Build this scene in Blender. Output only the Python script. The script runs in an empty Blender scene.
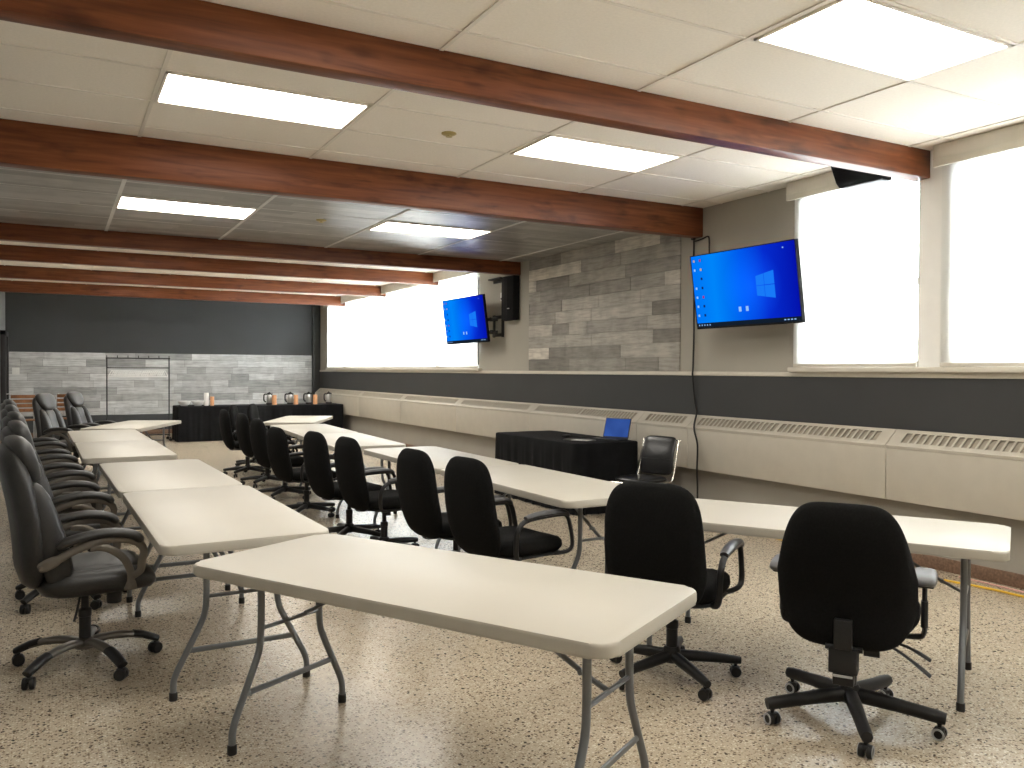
import bpy, bmesh, math, random
from mathutils import Vector, Matrix
random.seed(7)
PI = math.pi
SC = bpy.context.scene
EXPO = 1.51
KE = 2 ** -EXPO
COL = SC.collection
V = Vector

# ------------------------------------------------------------------ mesh helpers
class MB:
    """collects shapes into one bmesh"""
    def __init__(self):
        self.b = bmesh.new()
    def add(self, verts, faces, mat=None):
        vs = [self.b.verts.new(mat @ V(v) if mat else V(v)) for v in verts]
        for f in faces:
            try:
                self.b.faces.new([vs[i] for i in f])
            except ValueError:
                pass
        return self
    def box(self, c, s, bev=0.0, rot=None, seg=2):
        t = bmesh.new()
        bmesh.ops.create_cube(t, size=1.0)
        for v in t.verts:
            v.co = V((v.co.x * s[0], v.co.y * s[1], v.co.z * s[2]))
        if bev > 0:
            bmesh.ops.bevel(t, geom=t.edges[:], offset=min(bev, min(s) * .49), segments=seg, affect='EDGES', profile=.5)
        M = Matrix.Translation(V(c))
        if rot is not None:
            M = M @ (rot if isinstance(rot, Matrix) else Matrix.Rotation(rot, 4, 'Z'))
        self._merge(t, M)
        return self
    def box2(self, a, b, bev=0.0, seg=2):
        return self.box([(a[i] + b[i]) / 2 for i in range(3)], [abs(b[i] - a[i]) for i in range(3)], bev, None, seg)
    def _merge(self, t, M):
        t.verts.index_update()
        vs = [self.b.verts.new(M @ v.co) for v in t.verts]
        for f in t.faces:
            try:
                self.b.faces.new([vs[v.index] for v in f.verts])
            except ValueError:
                pass
        t.free()
    def tube(self, pts, r, n=10, flat=(1, 1), closed=False, up=None):
        """swept tube; r a number or a list; flat scales the two cross axes"""
        P = [V(p) for p in pts]
        N = len(P)
        R = r if isinstance(r, (list, tuple)) else [r] * N
        rings = []
        T = []
        for i in range(N):
            a = P[i - 1] if (i > 0 or closed) else P[i]
            c = P[(i + 1) % N] if (i < N - 1 or closed) else P[i]
            T.append((c - a).normalized())
        ref = V(up) if up else (V((0, 0, 1)) if abs(T[0].z) < .9 else V((1, 0, 0)))
        u = (ref - T[0] * ref.dot(T[0])).normalized()
        for i in range(N):
            u = (u - T[i] * u.dot(T[i]))
            u = u.normalized() if u.length > 1e-6 else T[i].orthogonal().normalized()
            w = T[i].cross(u)
            rings.append([self.b.verts.new(P[i] + (u * math.cos(2 * PI * k / n) * flat[0] + w * math.sin(2 * PI * k / n) * flat[1]) * R[i]) for k in range(n)])
        M = N if closed else N - 1
        for i in range(M):
            a, c = rings[i], rings[(i + 1) % N]
            for k in range(n):
                self.b.faces.new([a[k], a[(k + 1) % n], c[(k + 1) % n], c[k]])
        if not closed:
            self.b.faces.new(list(reversed(rings[0])))
            self.b.faces.new(rings[-1])
        return self
    def lathe(self, prof, n=20, M=None):
        M = M or Matrix()
        rings = []
        for (r, z) in prof:
            r = max(r, 1e-4)
            rings.append([self.b.verts.new(M @ V((r * math.cos(2 * PI * k / n), r * math.sin(2 * PI * k / n), z))) for k in range(n)])
        for a, c in zip(rings, rings[1:]):
            for k in range(n):
                self.b.faces.new([a[k], a[(k + 1) % n], c[(k + 1) % n], c[k]])
        self.b.faces.new(list(reversed(rings[0])))
        self.b.faces.new(rings[-1])
        return self
    def pillow(self, outline, fn, rings):
        """outline: 2D closed points about 0; rings: [(scale, offset)]; fn(u, v, d) -> 3D"""
        n = len(outline)
        R = []
        for (s, d) in rings:
            R.append([self.b.verts.new(V(fn(p[0] * s, p[1] * s, d))) for p in outline])
        for a, c in zip(R, R[1:]):
            for k in range(n):
                self.b.faces.new([a[k], a[(k + 1) % n], c[(k + 1) % n], c[k]])
        self.b.faces.new(list(reversed(R[0])))
        self.b.faces.new(R[-1])
        return self
    def prism(self, outline, z0, z1, bev=0.0, seg=3):
        t = bmesh.new()
        lo = [t.verts.new((p[0], p[1], z0)) for p in outline]
        hi = [t.verts.new((p[0], p[1], z1)) for p in outline]
        t.faces.new(list(reversed(lo)))
        t.faces.new(hi)
        n = len(outline)
        for k in range(n):
            t.faces.new([lo[k], lo[(k + 1) % n], hi[(k + 1) % n], hi[k]])
        if bev:
            ed = [e for e in t.edges if abs(e.verts[0].co.z - e.verts[1].co.z) < 1e-6]
            bmesh.ops.bevel(t, geom=ed, offset=bev, segments=seg, affect='EDGES', profile=.5)
        self._merge(t, Matrix())
        return self

def obj(name, mb, mat, parent=None, angle=40, M=None):
    me = bpy.data.meshes.new(name)
    bmesh.ops.recalc_face_normals(mb.b, faces=mb.b.faces[:])
    mb.b.to_mesh(me)
    mb.b.free()
    if M is not None:
        me.transform(M)
    me.polygons.foreach_set('use_smooth', [True] * len(me.polygons))
    me.set_sharp_from_angle(angle=math.radians(angle))
    me.materials.append(mat)
    o = bpy.data.objects.new(name, me)
    COL.objects.link(o)
    if parent is not None:
        o.parent = parent
    return o

def tag(o, label=None, cat=None, group=None, kind=None):
    if label: o['label'] = label
    if cat: o['category'] = cat
    if group: o['group'] = group
    if kind: o['kind'] = kind
    return o

def thing(name, label, cat, loc=(0, 0, 0), rz=0.0, group=None):
    o = bpy.data.objects.new(name, None)
    o.empty_display_size = .2
    COL.objects.link(o)
    o.location = loc
    o.rotation_euler = (0, 0, rz)
    return tag(o, label, cat, group)

def dup(root, loc, rz, label=None, group=None):
    r = root.copy()
    COL.objects.link(r)
    r.location = loc
    r.rotation_euler = (0, 0, rz)
    if label: r['label'] = label
    if group: r['group'] = group
    for ch in list(root.children):
        c = ch.copy(); COL.objects.link(c); c.parent = r
        for g in list(ch.children):
            d = g.copy(); COL.objects.link(d); d.parent = c
    return r

def struct(name, mb, mat, parent=None, angle=40):
    o = obj(name, mb, mat, parent, angle)
    if parent is None: o['kind'] = 'structure'
    return o

def rrect(w, h, r, n=6):
    out = []
    for (cx, cy, a0) in ((w / 2 - r, h / 2 - r, 0), (-w / 2 + r, h / 2 - r, 90), (-w / 2 + r, -h / 2 + r, 180), (w / 2 - r, -h / 2 + r, 270)):
        for k in range(n + 1):
            a = math.radians(a0 + 90 * k / n)
            out.append((cx + r * math.cos(a), cy + r * math.sin(a)))
    return out

def sell(w, h, e=3.0, n=40):
    out = []
    for k in range(n):
        a = 2 * PI * k / n
        c, s = math.cos(a), math.sin(a)
        out.append((w / 2 * math.copysign(abs(c) ** (2 / e), c), h / 2 * math.copysign(abs(s) ** (2 / e), s)))
    return out

def smooth_path(pts, sub=6, closed=False):
    P = [V(p) for p in pts]
    n = len(P)
    out = []
    for i in range(n if closed else n - 1):
        p0 = P[i - 1] if (i > 0 or closed) else P[i]
        p1 = P[i]
        p2 = P[(i + 1) % n]
        p3 = P[(i + 2) % n] if (i + 2 < n or closed) else p2
        for k in range(sub):
            t = k / sub
            out.append(.5 * ((2 * p1) + (p2 - p0) * t + (2 * p0 - 5 * p1 + 4 * p2 - p3) * t * t + (3 * p1 - p0 - 3 * p2 + p3) * t ** 3))
    if not closed: out.append(P[-1])
    return out

PUFF = [(.0, .30), (.45, .5), (.75, .47), (.92, .34), (.985, .14), (1.0, 0), (.985, -.14), (.92, -.34), (.75, -.47), (.45, -.5), (.0, -.5)]
def puff(t, front=1.0, back=1.0):
    r = []
    for s, d in [(.02, .5)] + PUFF[1:-1] + [(.02, -.5)]:
        r.append((s, d * t * (front if d > 0 else back)))
    return r

# ------------------------------------------------------------------ materials
def newmat(name):
    m = bpy.data.materials.new(name)
    m.use_nodes = True
    nt = m.node_tree
    nt.nodes.clear()
    out = nt.nodes.new('ShaderNodeOutputMaterial')
    b = nt.nodes.new('ShaderNodeBsdfPrincipled')
    nt.links.new(b.outputs[0], out.inputs[0])
    return m, nt, b, out

def N(nt, t, **kw):
    n = nt.nodes.new(t)
    for k, v in kw.items():
        if k in n.inputs: n.inputs[k].default_value = v
        else: setattr(n, k, v)
    return n

def ramp(nt, stops, fac, interp='LINEAR'):
    r = nt.nodes.new('ShaderNodeValToRGB')
    r.color_ramp.interpolation = interp
    e = r.color_ramp.elements
    e[0].position, e[0].color = stops[0][0], (*stops[0][1], 1)
    e[1].position, e[1].color = stops[-1][0], (*stops[-1][1], 1)
    for p, c in stops[1:-1]:
        k = e.new(p); k.color = (*c, 1)
    nt.links.new(fac, r.inputs[0])
    return r.outputs[0]

def coord(nt, scale=(1, 1, 1), space='Object'):
    tc = nt.nodes.new('ShaderNodeTexCoord')
    mp = nt.nodes.new('ShaderNodeMapping')
    mp.inputs['Scale'].default_value = scale
    nt.links.new(tc.outputs[space], mp.inputs[0])
    return mp.outputs[0]

def plain(name, c, rough=.5, metal=0.0, var=.06, vs=8.0, bump=0.0, bs=200.0, spec=.5, coat=0.0):
    m, nt, b, out = newmat(name)
    co = coord(nt)
    no = N(nt, 'ShaderNodeTexNoise', Scale=vs, Detail=4.0)
    nt.links.new(co, no.inputs['Vector'])
    lo = tuple(max(0, x * (1 - var)) for x in c); hi = tuple(min(1, x * (1 + var)) for x in c)
    nt.links.new(ramp(nt, [(.3, lo), (.7, hi)], no.outputs['Fac']), b.inputs['Base Color'])
    b.inputs['Roughness'].default_value = rough
    b.inputs['Metallic'].default_value = metal
    b.inputs['Specular IOR Level'].default_value = spec
    b.inputs['Coat Weight'].default_value = coat
    if bump:
        n2 = N(nt, 'ShaderNodeTexNoise', Scale=bs, Detail=3.0)
        nt.links.new(co, n2.inputs['Vector'])
        bp = N(nt, 'ShaderNodeBump', Strength=bump, Distance=.002)
        nt.links.new(n2.outputs['Fac'], bp.inputs['Height'])
        nt.links.new(bp.outputs[0], b.inputs['Normal'])
    return m

def emit(name, c, s, noise=False):
    m = bpy.data.materials.new(name)
    m.use_nodes = True
    nt = m.node_tree
    nt.nodes.clear()
    out = nt.nodes.new('ShaderNodeOutputMaterial')
    e = nt.nodes.new('ShaderNodeEmission')
    e.inputs[0].default_value = (*c, 1)
    e.inputs[1].default_value = s
    nt.links.new(e.outputs[0], out.inputs[0])
    return m

def sr(r, g, b):
    f = lambda x: (x / 255 / 12.92) if x / 255 <= .04045 else ((x / 255 + .055) / 1.055) ** 2.4
    return (f(r), f(g), f(b))

M = {}
M['ceil'] = plain('white ceiling tile', (.89, .825, .725), .9, var=.03, vs=60, bump=.25, bs=300)
M['grid'] = plain('ceiling grid metal', (.80, .74, .65), .6, var=.02)
M['wall'] = plain('beige wall paint', (.39, .367, .312), .7, var=.03, vs=2)
M['charcoal'] = plain('charcoal wall paint', (.040, .042, .043), .6, var=.06, vs=2)
M['bluegrey'] = plain('blue grey wall paint', (.055, .060, .063), .6, var=.06, vs=1.5)
M['lowwall'] = plain('grey lower wall paint', (.33, .31, .27), .7, var=.05, vs=2)
M['leftwall'] = plain('grey wall paint', (.26, .265, .26), .6, var=.04, vs=2)
M['cove'] = plain('brown terrazzo base', (.19, .115, .075), .5, var=.35, vs=60)
M['heater'] = plain('beige enamel', (.485, .45, .382), .45, var=.03)
M['grille_shade'] = plain('heater inside', (.34, .305, .25), .8)  # same beige as the cover, darkened to stand for shade in the slots
M['trimw'] = plain('cream trim paint', (.64, .60, .52), .5, var=.03)
M['winframe'] = plain('white window frame', (.80, .80, .78), .4, var=.02)
M['pier'] = plain('pier whitened as window glow', (.88, .87, .84), .5, var=.02)  # white colour stands in for window glow spreading over the pier
M['table'] = plain('off white plastic', (.46, .43, .367), .42, var=.015, vs=3, bump=.12, bs=350)
M['steel'] = plain('grey steel tube', (.17, .18, .19), .38, metal=.35, var=.05)
M['rubber'] = plain('black rubber', (.012, .012, .012), .6)
M['fabric'] = plain('black chair fabric', (.0075, .0075, .0075), .95, var=.25, vs=120, bump=.4, bs=500, spec=.12)
M['plastic'] = plain('black plastic', (.013, .013, .0135), .46, var=.1, spec=.35)
M['padgrey'] = plain('worn grey arm pad', (.10, .10, .105), .4, var=.1)
M['rimgrey'] = plain('grey caster rim', (.36, .36, .36), .4)
M['leather'] = plain('black leather', (.0175, .017, .0165), .44, var=.25, vs=14, bump=.35, bs=90)
M['leathergrey'] = plain('worn dark grey leather', (.027, .0265, .026), .48, var=.2, vs=14, bump=.3, bs=90)  # a little paler than the main leather; headrest and cushion panels
M['pewter'] = plain('pewter painted metal', (.155, .140, .120), .36, metal=.6, var=.08)
M['silver'] = plain('silver metal', (.55, .55, .54), .28, metal=.9, var=.05)
M['chrome'] = plain('chrome tube', (.75, .73, .68), .16, metal=1.0, var=.02)
M['vinyl'] = plain('black vinyl', (.010, .010, .011), .28, var=.2)
M['cloth'] = plain('black tablecloth', (.006, .0063, .0072), .9, var=.3, vs=6, bump=.3, bs=300, spec=.2)
M['white'] = plain('white plastic', (.82, .82, .80), .4, var=.02)
M['tan'] = plain('tan paper', sr(214, 160, 118), .6, var=.06, vs=20)
M['tanwood'] = plain('tan wood slat', sr(140, 92, 52), .5, var=.25, vs=12)
M['brass'] = plain('brass', (.52, .42, .18), .35, metal=.9)
M['blacksteel'] = plain('black powder coat', (.012, .012, .013), .5)
M['grey'] = plain('mid grey plastic', (.33, .33, .33), .45)
M['dkgrey'] = plain('dark grey plastic', (.035, .038, .042), .4)
M['mattblack'] = plain('matt black plastic', (.010, .010, .011), .8, spec=.15)
M['paper'] = plain('white paper', (.72, .72, .68), .7)
M['yellow'] = plain('yellow cable', sr(222, 178, 40), .45)
M['pink'] = plain('pale pink strip', sr(215, 170, 160), .5)
M['stackwhite'] = plain('white card', (.85, .84, .80), .6)

def wood_beam():
    m, nt, b, out = newmat('reddish stained beam wood')
    co = coord(nt, (.9, 14, 14))
    n1 = N(nt, 'ShaderNodeTexNoise', Scale=2.2, Detail=6.0, Distortion=.4)
    nt.links.new(co, n1.inputs['Vector'])
    c1 = ramp(nt, [(.25, (.095, .027, .010)), (.5, (.175, .052, .018)), (.78, (.245, .085, .032))], n1.outputs['Fac'])
    co2 = coord(nt, (2.2, 7, 7))
    n2 = N(nt, 'ShaderNodeTexNoise', Scale=1.6, Detail=2.0)
    nt.links.new(co2, n2.inputs['Vector'])
    k = ramp(nt, [(.26, (.52, .48, .45)), (.42, (1, 1, 1)), (1, (1, 1, 1))], n2.outputs['Fac'])
    mx = N(nt, 'ShaderNodeMixRGB', blend_type='MULTIPLY', Fac=1.0)
    nt.links.new(c1, mx.inputs[1]); nt.links.new(k, mx.inputs[2])
    nt.links.new(mx.outputs[0], b.inputs['Base Color'])
    b.inputs['Roughness'].default_value = .42
    b.inputs['Specular IOR Level'].default_value = .3
    return m
M['beam'] = wood_beam()

def terrazzo():
    m, nt, b, out = newmat('speckled terrazzo')
    base = N(nt, 'ShaderNodeTexNoise', Scale=.9, Detail=3.0)
    co = coord(nt)
    nt.links.new(co, base.inputs['Vector'])
    col = ramp(nt, [(.3, (.425, .362, .274)), (.7, (.475, .405, .310))], base.outputs['Fac'])
    def chips(scale, keep, c, dist, prev):
        v = N(nt, 'ShaderNodeTexVoronoi', Scale=scale)
        nz = N(nt, 'ShaderNodeTexNoise', Scale=scale * 1.5, Detail=1.0)
        nt.links.new(co, nz.inputs['Vector'])
        va = N(nt, 'ShaderNodeVectorMath', operation='MULTIPLY_ADD')
        va.inputs[1].default_value = (.9 / scale,) * 3
        nt.links.new(nz.outputs['Color'], va.inputs[0]); nt.links.new(co, va.inputs[2])
        nt.links.new(va.outputs[0], v.inputs['Vector'])
        sep = N(nt, 'ShaderNodeSeparateColor')
        nt.links.new(v.outputs['Color'], sep.inputs[0])
        a = N(nt, 'ShaderNodeMath', operation='LESS_THAN'); a.inputs[1].default_value = keep
        nt.links.new(sep.outputs[0], a.inputs[0])
        mr = N(nt, 'ShaderNodeMapRange')
        mr.inputs[1].default_value = dist; mr.inputs[2].default_value = dist * .75
        mr.inputs[3].default_value = 0; mr.inputs[4].default_value = 1
        nt.links.new(v.outputs['Distance'], mr.inputs[0])
        mu = N(nt, 'ShaderNodeMath', operation='MULTIPLY')
        nt.links.new(a.outputs[0], mu.inputs[0]); nt.links.new(mr.outputs[0], mu.inputs[1])
        mx = N(nt, 'ShaderNodeMixRGB')
        nt.links.new(mu.outputs[0], mx.inputs[0]); nt.links.new(prev, mx.inputs[1])
        mx.inputs[2].default_value = (*c, 1)
        return mx.outputs[0]
    col = chips(95, .35, (.64, .57, .45), .5, col)
    col = chips(110, .34, (.27, .20, .135), .5, col)
    col = chips(72, .30, (.125, .090, .064), .46, col)
    col = chips(48, .12, (.070, .054, .042), .40, col)
    nt.links.new(col, b.inputs['Base Color'])
    n = N(nt, 'ShaderNodeTexNoise', Scale=.8, Detail=2.0)
    nt.links.new(co, n.inputs['Vector'])
    rr = N(nt, 'ShaderNodeMapRange'); rr.inputs[3].default_value = .22; rr.inputs[4].default_value = .28
    nt.links.new(n.outputs['Fac'], rr.inputs[0])
    nt.links.new(rr.outputs[0], b.inputs['Roughness'])
    return m
M['floor'] = terrazzo()

def plank_mat(name, tint, rough, along, contrast=1.0):
    """weathered grey plank; each plank's own tone comes from the mesh attribute 'tone'"""
    m, nt, b, out = newmat(name)
    at = N(nt, 'ShaderNodeAttribute', attribute_name='tone')
    co = coord(nt, along)
    n = N(nt, 'ShaderNodeTexNoise', Scale=3.0, Detail=6.0, Distortion=.6)
    nt.links.new(co, n.inputs['Vector'])
    st = ramp(nt, [(.25, (.66,) * 3), (.55, (1, 1, 1)), (.8, (1.12, 1.12, 1.12))], n.outputs['Fac'])
    co2 = coord(nt)
    n2 = N(nt, 'ShaderNodeTexNoise', Scale=5.5, Detail=4.0)
    nt.links.new(co2, n2.inputs['Vector'])
    st2 = ramp(nt, [(.3, (.72,) * 3), (.6, (1.0,) * 3)], n2.outputs['Fac'])
    a = N(nt, 'ShaderNodeMixRGB', blend_type='MULTIPLY', Fac=1.0)
    nt.links.new(at.outputs['Color'], a.inputs[1]); nt.links.new(st, a.inputs[2])
    a2 = N(nt, 'ShaderNodeMixRGB', blend_type='MULTIPLY', Fac=contrast)
    nt.links.new(a.outputs[0], a2.inputs[1]); nt.links.new(st2, a2.inputs[2])
    c = N(nt, 'ShaderNodeMixRGB', blend_type='MULTIPLY', Fac=1.0)
    nt.links.new(a2.outputs[0], c.inputs[1]); c.inputs[2].default_value = (*tint, 1)
    nt.links.new(c.outputs[0], b.inputs['Base Color'])
    b.inputs['Roughness'].default_value = rough
    return m
M['plank_wall'] = plank_mat('pale grey plank cladding', (.90, .915, .93), .6, (1.2, 1.2, 16), .7)  # cool tint carries the window light on the back wall
M['plank_side'] = plank_mat('taupe grey plank cladding', (1.0, .94, .84), .55, (1.2, 1.2, 14), .9)  # same planks; warm tint for the shaded window wall
M['plank_ceil'] = plank_mat('dark grey plank ceiling', (.42, .405, .385), .36, (1.0, 16, 1), .9)

_pc = M['plank_ceil'].node_tree.nodes
for _n in _pc:
    if _n.type == 'BSDF_PRINCIPLED':
        _n.inputs['Coat Weight'].default_value = .55; _n.inputs['Coat Roughness'].default_value = .30

def tone_attr(o, per, tones):
    """one tone for every `per` faces"""
    at = o.data.attributes.new('tone', 'FLOAT_COLOR', 'FACE')
    for i in range(len(o.data.polygons)):
        t = tones[min(i // per, len(tones) - 1)]
        at.data[i].color = (t, t, t * .985, 1)

def shade_mat():
    m, nt, b, out = newmat('white roller shade fabric')
    nt.nodes.remove(b)
    tr = N(nt, 'ShaderNodeBsdfTranslucent'); tr.inputs[0].default_value = (.93, .93, .91, 1)
    df = N(nt, 'ShaderNodeBsdfDiffuse'); df.inputs[0].default_value = (.85, .84, .80, 1)
    tp = N(nt, 'ShaderNodeBsdfTransparent'); tp.inputs[0].default_value = (.95, .95, .95, 1)
    w = N(nt, 'ShaderNodeTexNoise', Scale=300.0)
    nt.links.new(coord(nt), w.inputs['Vector'])
    mr = N(nt, 'ShaderNodeMapRange'); mr.inputs[3].default_value = .30; mr.inputs[4].default_value = .36
    nt.links.new(w.outputs['Fac'], mr.inputs[0])
    m1 = N(nt, 'ShaderNodeMixShader')
    nt.links.new(mr.outputs[0], m1.inputs[0])
    nt.links.new(tr.outputs[0], m1.inputs[1]); nt.links.new(df.outputs[0], m1.inputs[2])
    m2 = N(nt, 'ShaderNodeMixShader'); m2.inputs[0].default_value = .06
    nt.links.new(m1.outputs[0], m2.inputs[1]); nt.links.new(tp.outputs[0], m2.inputs[2])
    nt.links.new(m2.outputs[0], out.inputs[0])
    return m
M['shade'] = shade_mat()

def glass_mat():
    m, nt, b, out = newmat('window pane glass')
    nt.nodes.remove(b)
    tp = N(nt, 'ShaderNodeBsdfTransparent'); tp.inputs[0].default_value = (.96, .97, .97, 1)
    gl = N(nt, 'ShaderNodeBsdfGlossy'); gl.inputs['Roughness'].default_value = .02
    fr = N(nt, 'ShaderNodeFresnel'); fr.inputs[0].default_value = 1.45
    mx = N(nt, 'ShaderNodeMixShader')
    nt.links.new(fr.outputs[0], mx.inputs[0]); nt.links.new(tp.outputs[0], mx.inputs[1]); nt.links.new(gl.outputs[0], mx.inputs[2])
    nt.links.new(mx.outputs[0], out.inputs[0])
    return m
M['glass'] = glass_mat()
LAMP = 6.4
M['lamp'] = emit('fluorescent diffuser', (1.0, .95, .86), LAMP)
M['lampdim'] = emit('half lit fluorescent diffuser', (1.0, .95, .86), LAMP * .6)

# ------------------------------------------------------------------ the room
XL, XR, YF, YB, ZC = -.95, 5.9, -3.6, 21.0, 3.2
ZD = 3.07                                        # dropped dark ceiling bay
struct('floor', MB().box2((XL - .3, YF - .3, -.2), (XR + .3, YB + .3, 0)), M['floor'])
struct('ceiling', MB().box2((XL - .3, YF - .3, ZC), (XR + .3, YB + .3, ZC + .2)), M['ceil'])
struct('wall_left', MB().box2((XL - .25, YF - .3, 0), (XL, YB + .3, ZC)), M['leftwall'])
struct('wall_front', MB().box2((XL, YF - .25, 0), (XR, YF, ZC)), M['wall'])
struct('wall_back', MB().box2((XL, YB, 0), (XR + .25, YB + .25, ZC)), M['bluegrey'])

# windows in the right wall: (y0, y1) openings
WZ0, WZ1 = 1.54, 3.08
WINS = [(-2.9, -1.7), (-1.2, 0.0), (.9, 2.15), (2.5, 3.86), (4.18, 5.31), (11.86, 13.39), (13.46, 16.03), (16.10, 18.73), (18.80, 20.10)]
w = MB()
w.box2((XR, YF - .3, 0), (XR + .25, YB, WZ0))
w.box2((XR, YF - .3, WZ1), (XR + .25, YB, ZC))
y = YF - .3
for a, b in WINS:
    w.box2((XR, y, WZ0), (XR + .25, a, WZ1)); y = b
w.box2((XR, y, WZ0), (XR + .25, YB, WZ1))
struct('wall_right', w, M['wall'])
for i, (a, b) in enumerate(WINS):
    f = MB()
    X0, X1 = XR + .10, XR + .16
    for (p, q) in (((a, WZ0), (a + .05, WZ1)), ((b - .05, WZ0), (b, WZ1)), ((a, WZ0), (b, WZ0 + .06)), ((a, WZ1 - .05), (b, WZ1))):
        f.box2((X0, p[0], p[1]), (X1, q[0], q[1]), .006)
    f.box2((X0 - .01, a + .04, 2.20), (X1, b - .04, 2.26), .006)     # meeting rail
    if b - a > 1.6: f.box2((X0, (a + b) / 2 - .03, WZ0), (X1, (a + b) / 2 + .03, WZ1), .006)
    wo = struct('window_%d' % (i + 1), f, M['winframe'])
    obj('pane', MB().box2((X0 + .025, a + .04, WZ0 + .05), (X0 + .03, b - .04, WZ1 - .04)), M['glass'], wo)
struct('trim_13', MB().box2((XR - .03, 3.97, 1.545), (XR, 4.15, ZC)), M['pier'])  # pier between the windows, whitened to imitate their glow
# painted bands, ledge, base
struct('trim_1', MB().box2((XR - .006, YF, 1.05), (XR, YB, 1.46)), M['charcoal'])
struct('trim_2', MB().box2((XR - .02, YF, 1.46), (XR, YB, 1.503), .006), M['trimw'])
struct('trim_3', MB().box2((XR - .075, YF, 1.503), (XR + .1, 5.43, 1.545), .008), M['trimw'])
struct('trim_4', MB().box2((XR - .075, 11.75, 1.503), (XR + .1, 20.2, 1.545), .008), M['trimw'])
struct('trim_5', MB().box2((XR - .004, YF, .1), (XR, YB, 1.05)), M['lowwall'])
struct('baseboard_right', MB().box2((XR - .02, YF, 0), (XR, YB, .1), .006), M['cove'])
struct('baseboard_back', MB().box2((XL, YB - .02, 0), (XR - .03, YB, .1), .006), M['cove'])
struct('baseboard_left', MB().box2((XL, YF, 0), (XL + .02, 18.9, .1), .006), M['cove'])
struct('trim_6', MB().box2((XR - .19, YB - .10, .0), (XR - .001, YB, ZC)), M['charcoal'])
# dark door in the left wall near the back corner
dr = struct('door_1', MB().box2((XL, 19.1, 0), (XL + .06, 20.0, 2.16), .005), M['blacksteel'])
obj('door_frame', MB().box2((XL, 19.0, 0), (XL + .095, 19.1, 2.25), .005).box2((XL, 20.0, 0), (XL + .095, 20.1, 2.25), .005).box2((XL, 19.0, 2.16), (XL + .095, 20.1, 2.25), .005), M['blacksteel'], dr)
obj('door_handle', MB().tube([(XL + .06, 19.22, 1.0), (XL + .12, 19.22, 1.0), (XL + .12, 19.34, 1.0)], .011), M['silver'], dr)

def cladding(name, horiz, fixed, u0, u1, z0, z1, row, tones, tmin, tmax, seed):
    """staggered planks, each a shallow board; horiz 'x' (on the back wall) or 'y' (on the right wall)"""
    rnd = random.Random(seed)
    mb = MB(); tl = []
    z = z0
    while z < z1 - .01:
        zt = min(z + row, z1)
        u = u0 - rnd.uniform(0, .8)
        while u < u1:
            L = rnd.choice((.42, .62, .85, 1.22, 1.22))
            a, b = max(u, u0), min(u + L, u1)
            u += L
            if b - a < .02: continue
            th = .012 + rnd.uniform(0, .003)
            if horiz == 'x': mb.box2((a + .002, fixed - th, z + .002), (b - .002, fixed, zt - .002))
            else: mb.box2((fixed - th, a + .002, z + .002), (fixed, b - .002, zt - .002))
            tl.append(rnd.choice(tones) * rnd.uniform(.93, 1.07))
        z = zt
    o = obj(name, mb, M['plank_wall' if horiz == 'x' else 'plank_side'], None, 30)
    o['kind'] = 'structure'
    tone_attr(o, 6, tl)
    return o
cladding('trim_7', 'x', YB, XL + .06, 5.70, .46, 1.87, .157, (.62, .70, .76, .72, .46, .55, .82, .66), 0, 0, 3)  # paler tones, window light put into the plank colour
cladding('trim_8', 'y', XR, 6.99, 10.25, 1.505, ZD, .157, (.38, .50, .31, .24, .72, .46, .34, .60), 0, 0, 5)  # tones lowered so the colour carries this wall's shade
struct('trim_9', MB().box2((XR - .012, 10.25, 1.503), (XR, 10.5, ZD)), M['wall'])

# ceiling grid
GX = [-.73, .54, 1.795, 3.095, 4.365, 5.62]
g = MB()
BAYS = [(YF, 4.07, ZC), (4.20, 6.65, ZC), (10.62, 13.36, ZC), (13.49, 16.0, ZC), (16.13, 18.7, ZC), (18.83, YB, ZC)]
GY = [[-2.5, -1.88, -1.25, -.62, 0, .63, 1.26, 1.90, 2.54, 3.17, 3.80], [4.49, 5.115, 5.74, 6.375], [11.0, 11.62, 12.24, 12.86], [13.9, 14.5, 15.15, 15.75], [16.5, 17.1, 17.7, 18.3], [19.2, 19.8, 20.4]]
for (a, b, z), ys in zip(BAYS, GY):
    for x in GX: g.box2((x - .012, a, z - .007), (x + .012, b, z))
    for yy in ys: g.box2((XL, yy - .010, z - .0055), (XR, yy + .010, z))
struct('trim_10', g, M['grid'])
# dark plank bay between the second and third beam
mb = MB(); tl = []; rnd = random.Random(11)
yy = 6.79
rows = []
while yy < 10.49:
    rows.append((yy, min(yy + .155, 10.5))); yy += .155
for a, b in rows:
    x = XL - rnd.uniform(0, 1)
    while x < XR:
        L = rnd.choice((.62, 1.22, 1.22))
        p, q = max(x, XL), min(x + L, XR); x += L
        if q - p < .02: continue
        mb.box2((p, a, ZD), (q, b, ZD + .012)); tl.append(rnd.choice((.72, .85, 1.0, .58)) * rnd.uniform(.93, 1.07))
o = obj('trim_11', mb, M['plank_ceil'], None, 30); o['kind'] = 'structure'; tone_attr(o, 6, tl)
mb = MB()
for x in [-.75, .505, 1.735, 3.03, 4.31, 5.56]: mb.box2((x - .016, 6.79, ZD - .006), (x + .016, 10.5, ZD))
for yy in (7.67, 8.29, 8.95, 9.6): mb.box2((XL, yy - .004, ZD - .002), (XR, yy + .004, ZD))
struct('trim_12', mb, plain('pale grid strip', (.78, .77, .74), .5))

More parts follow.
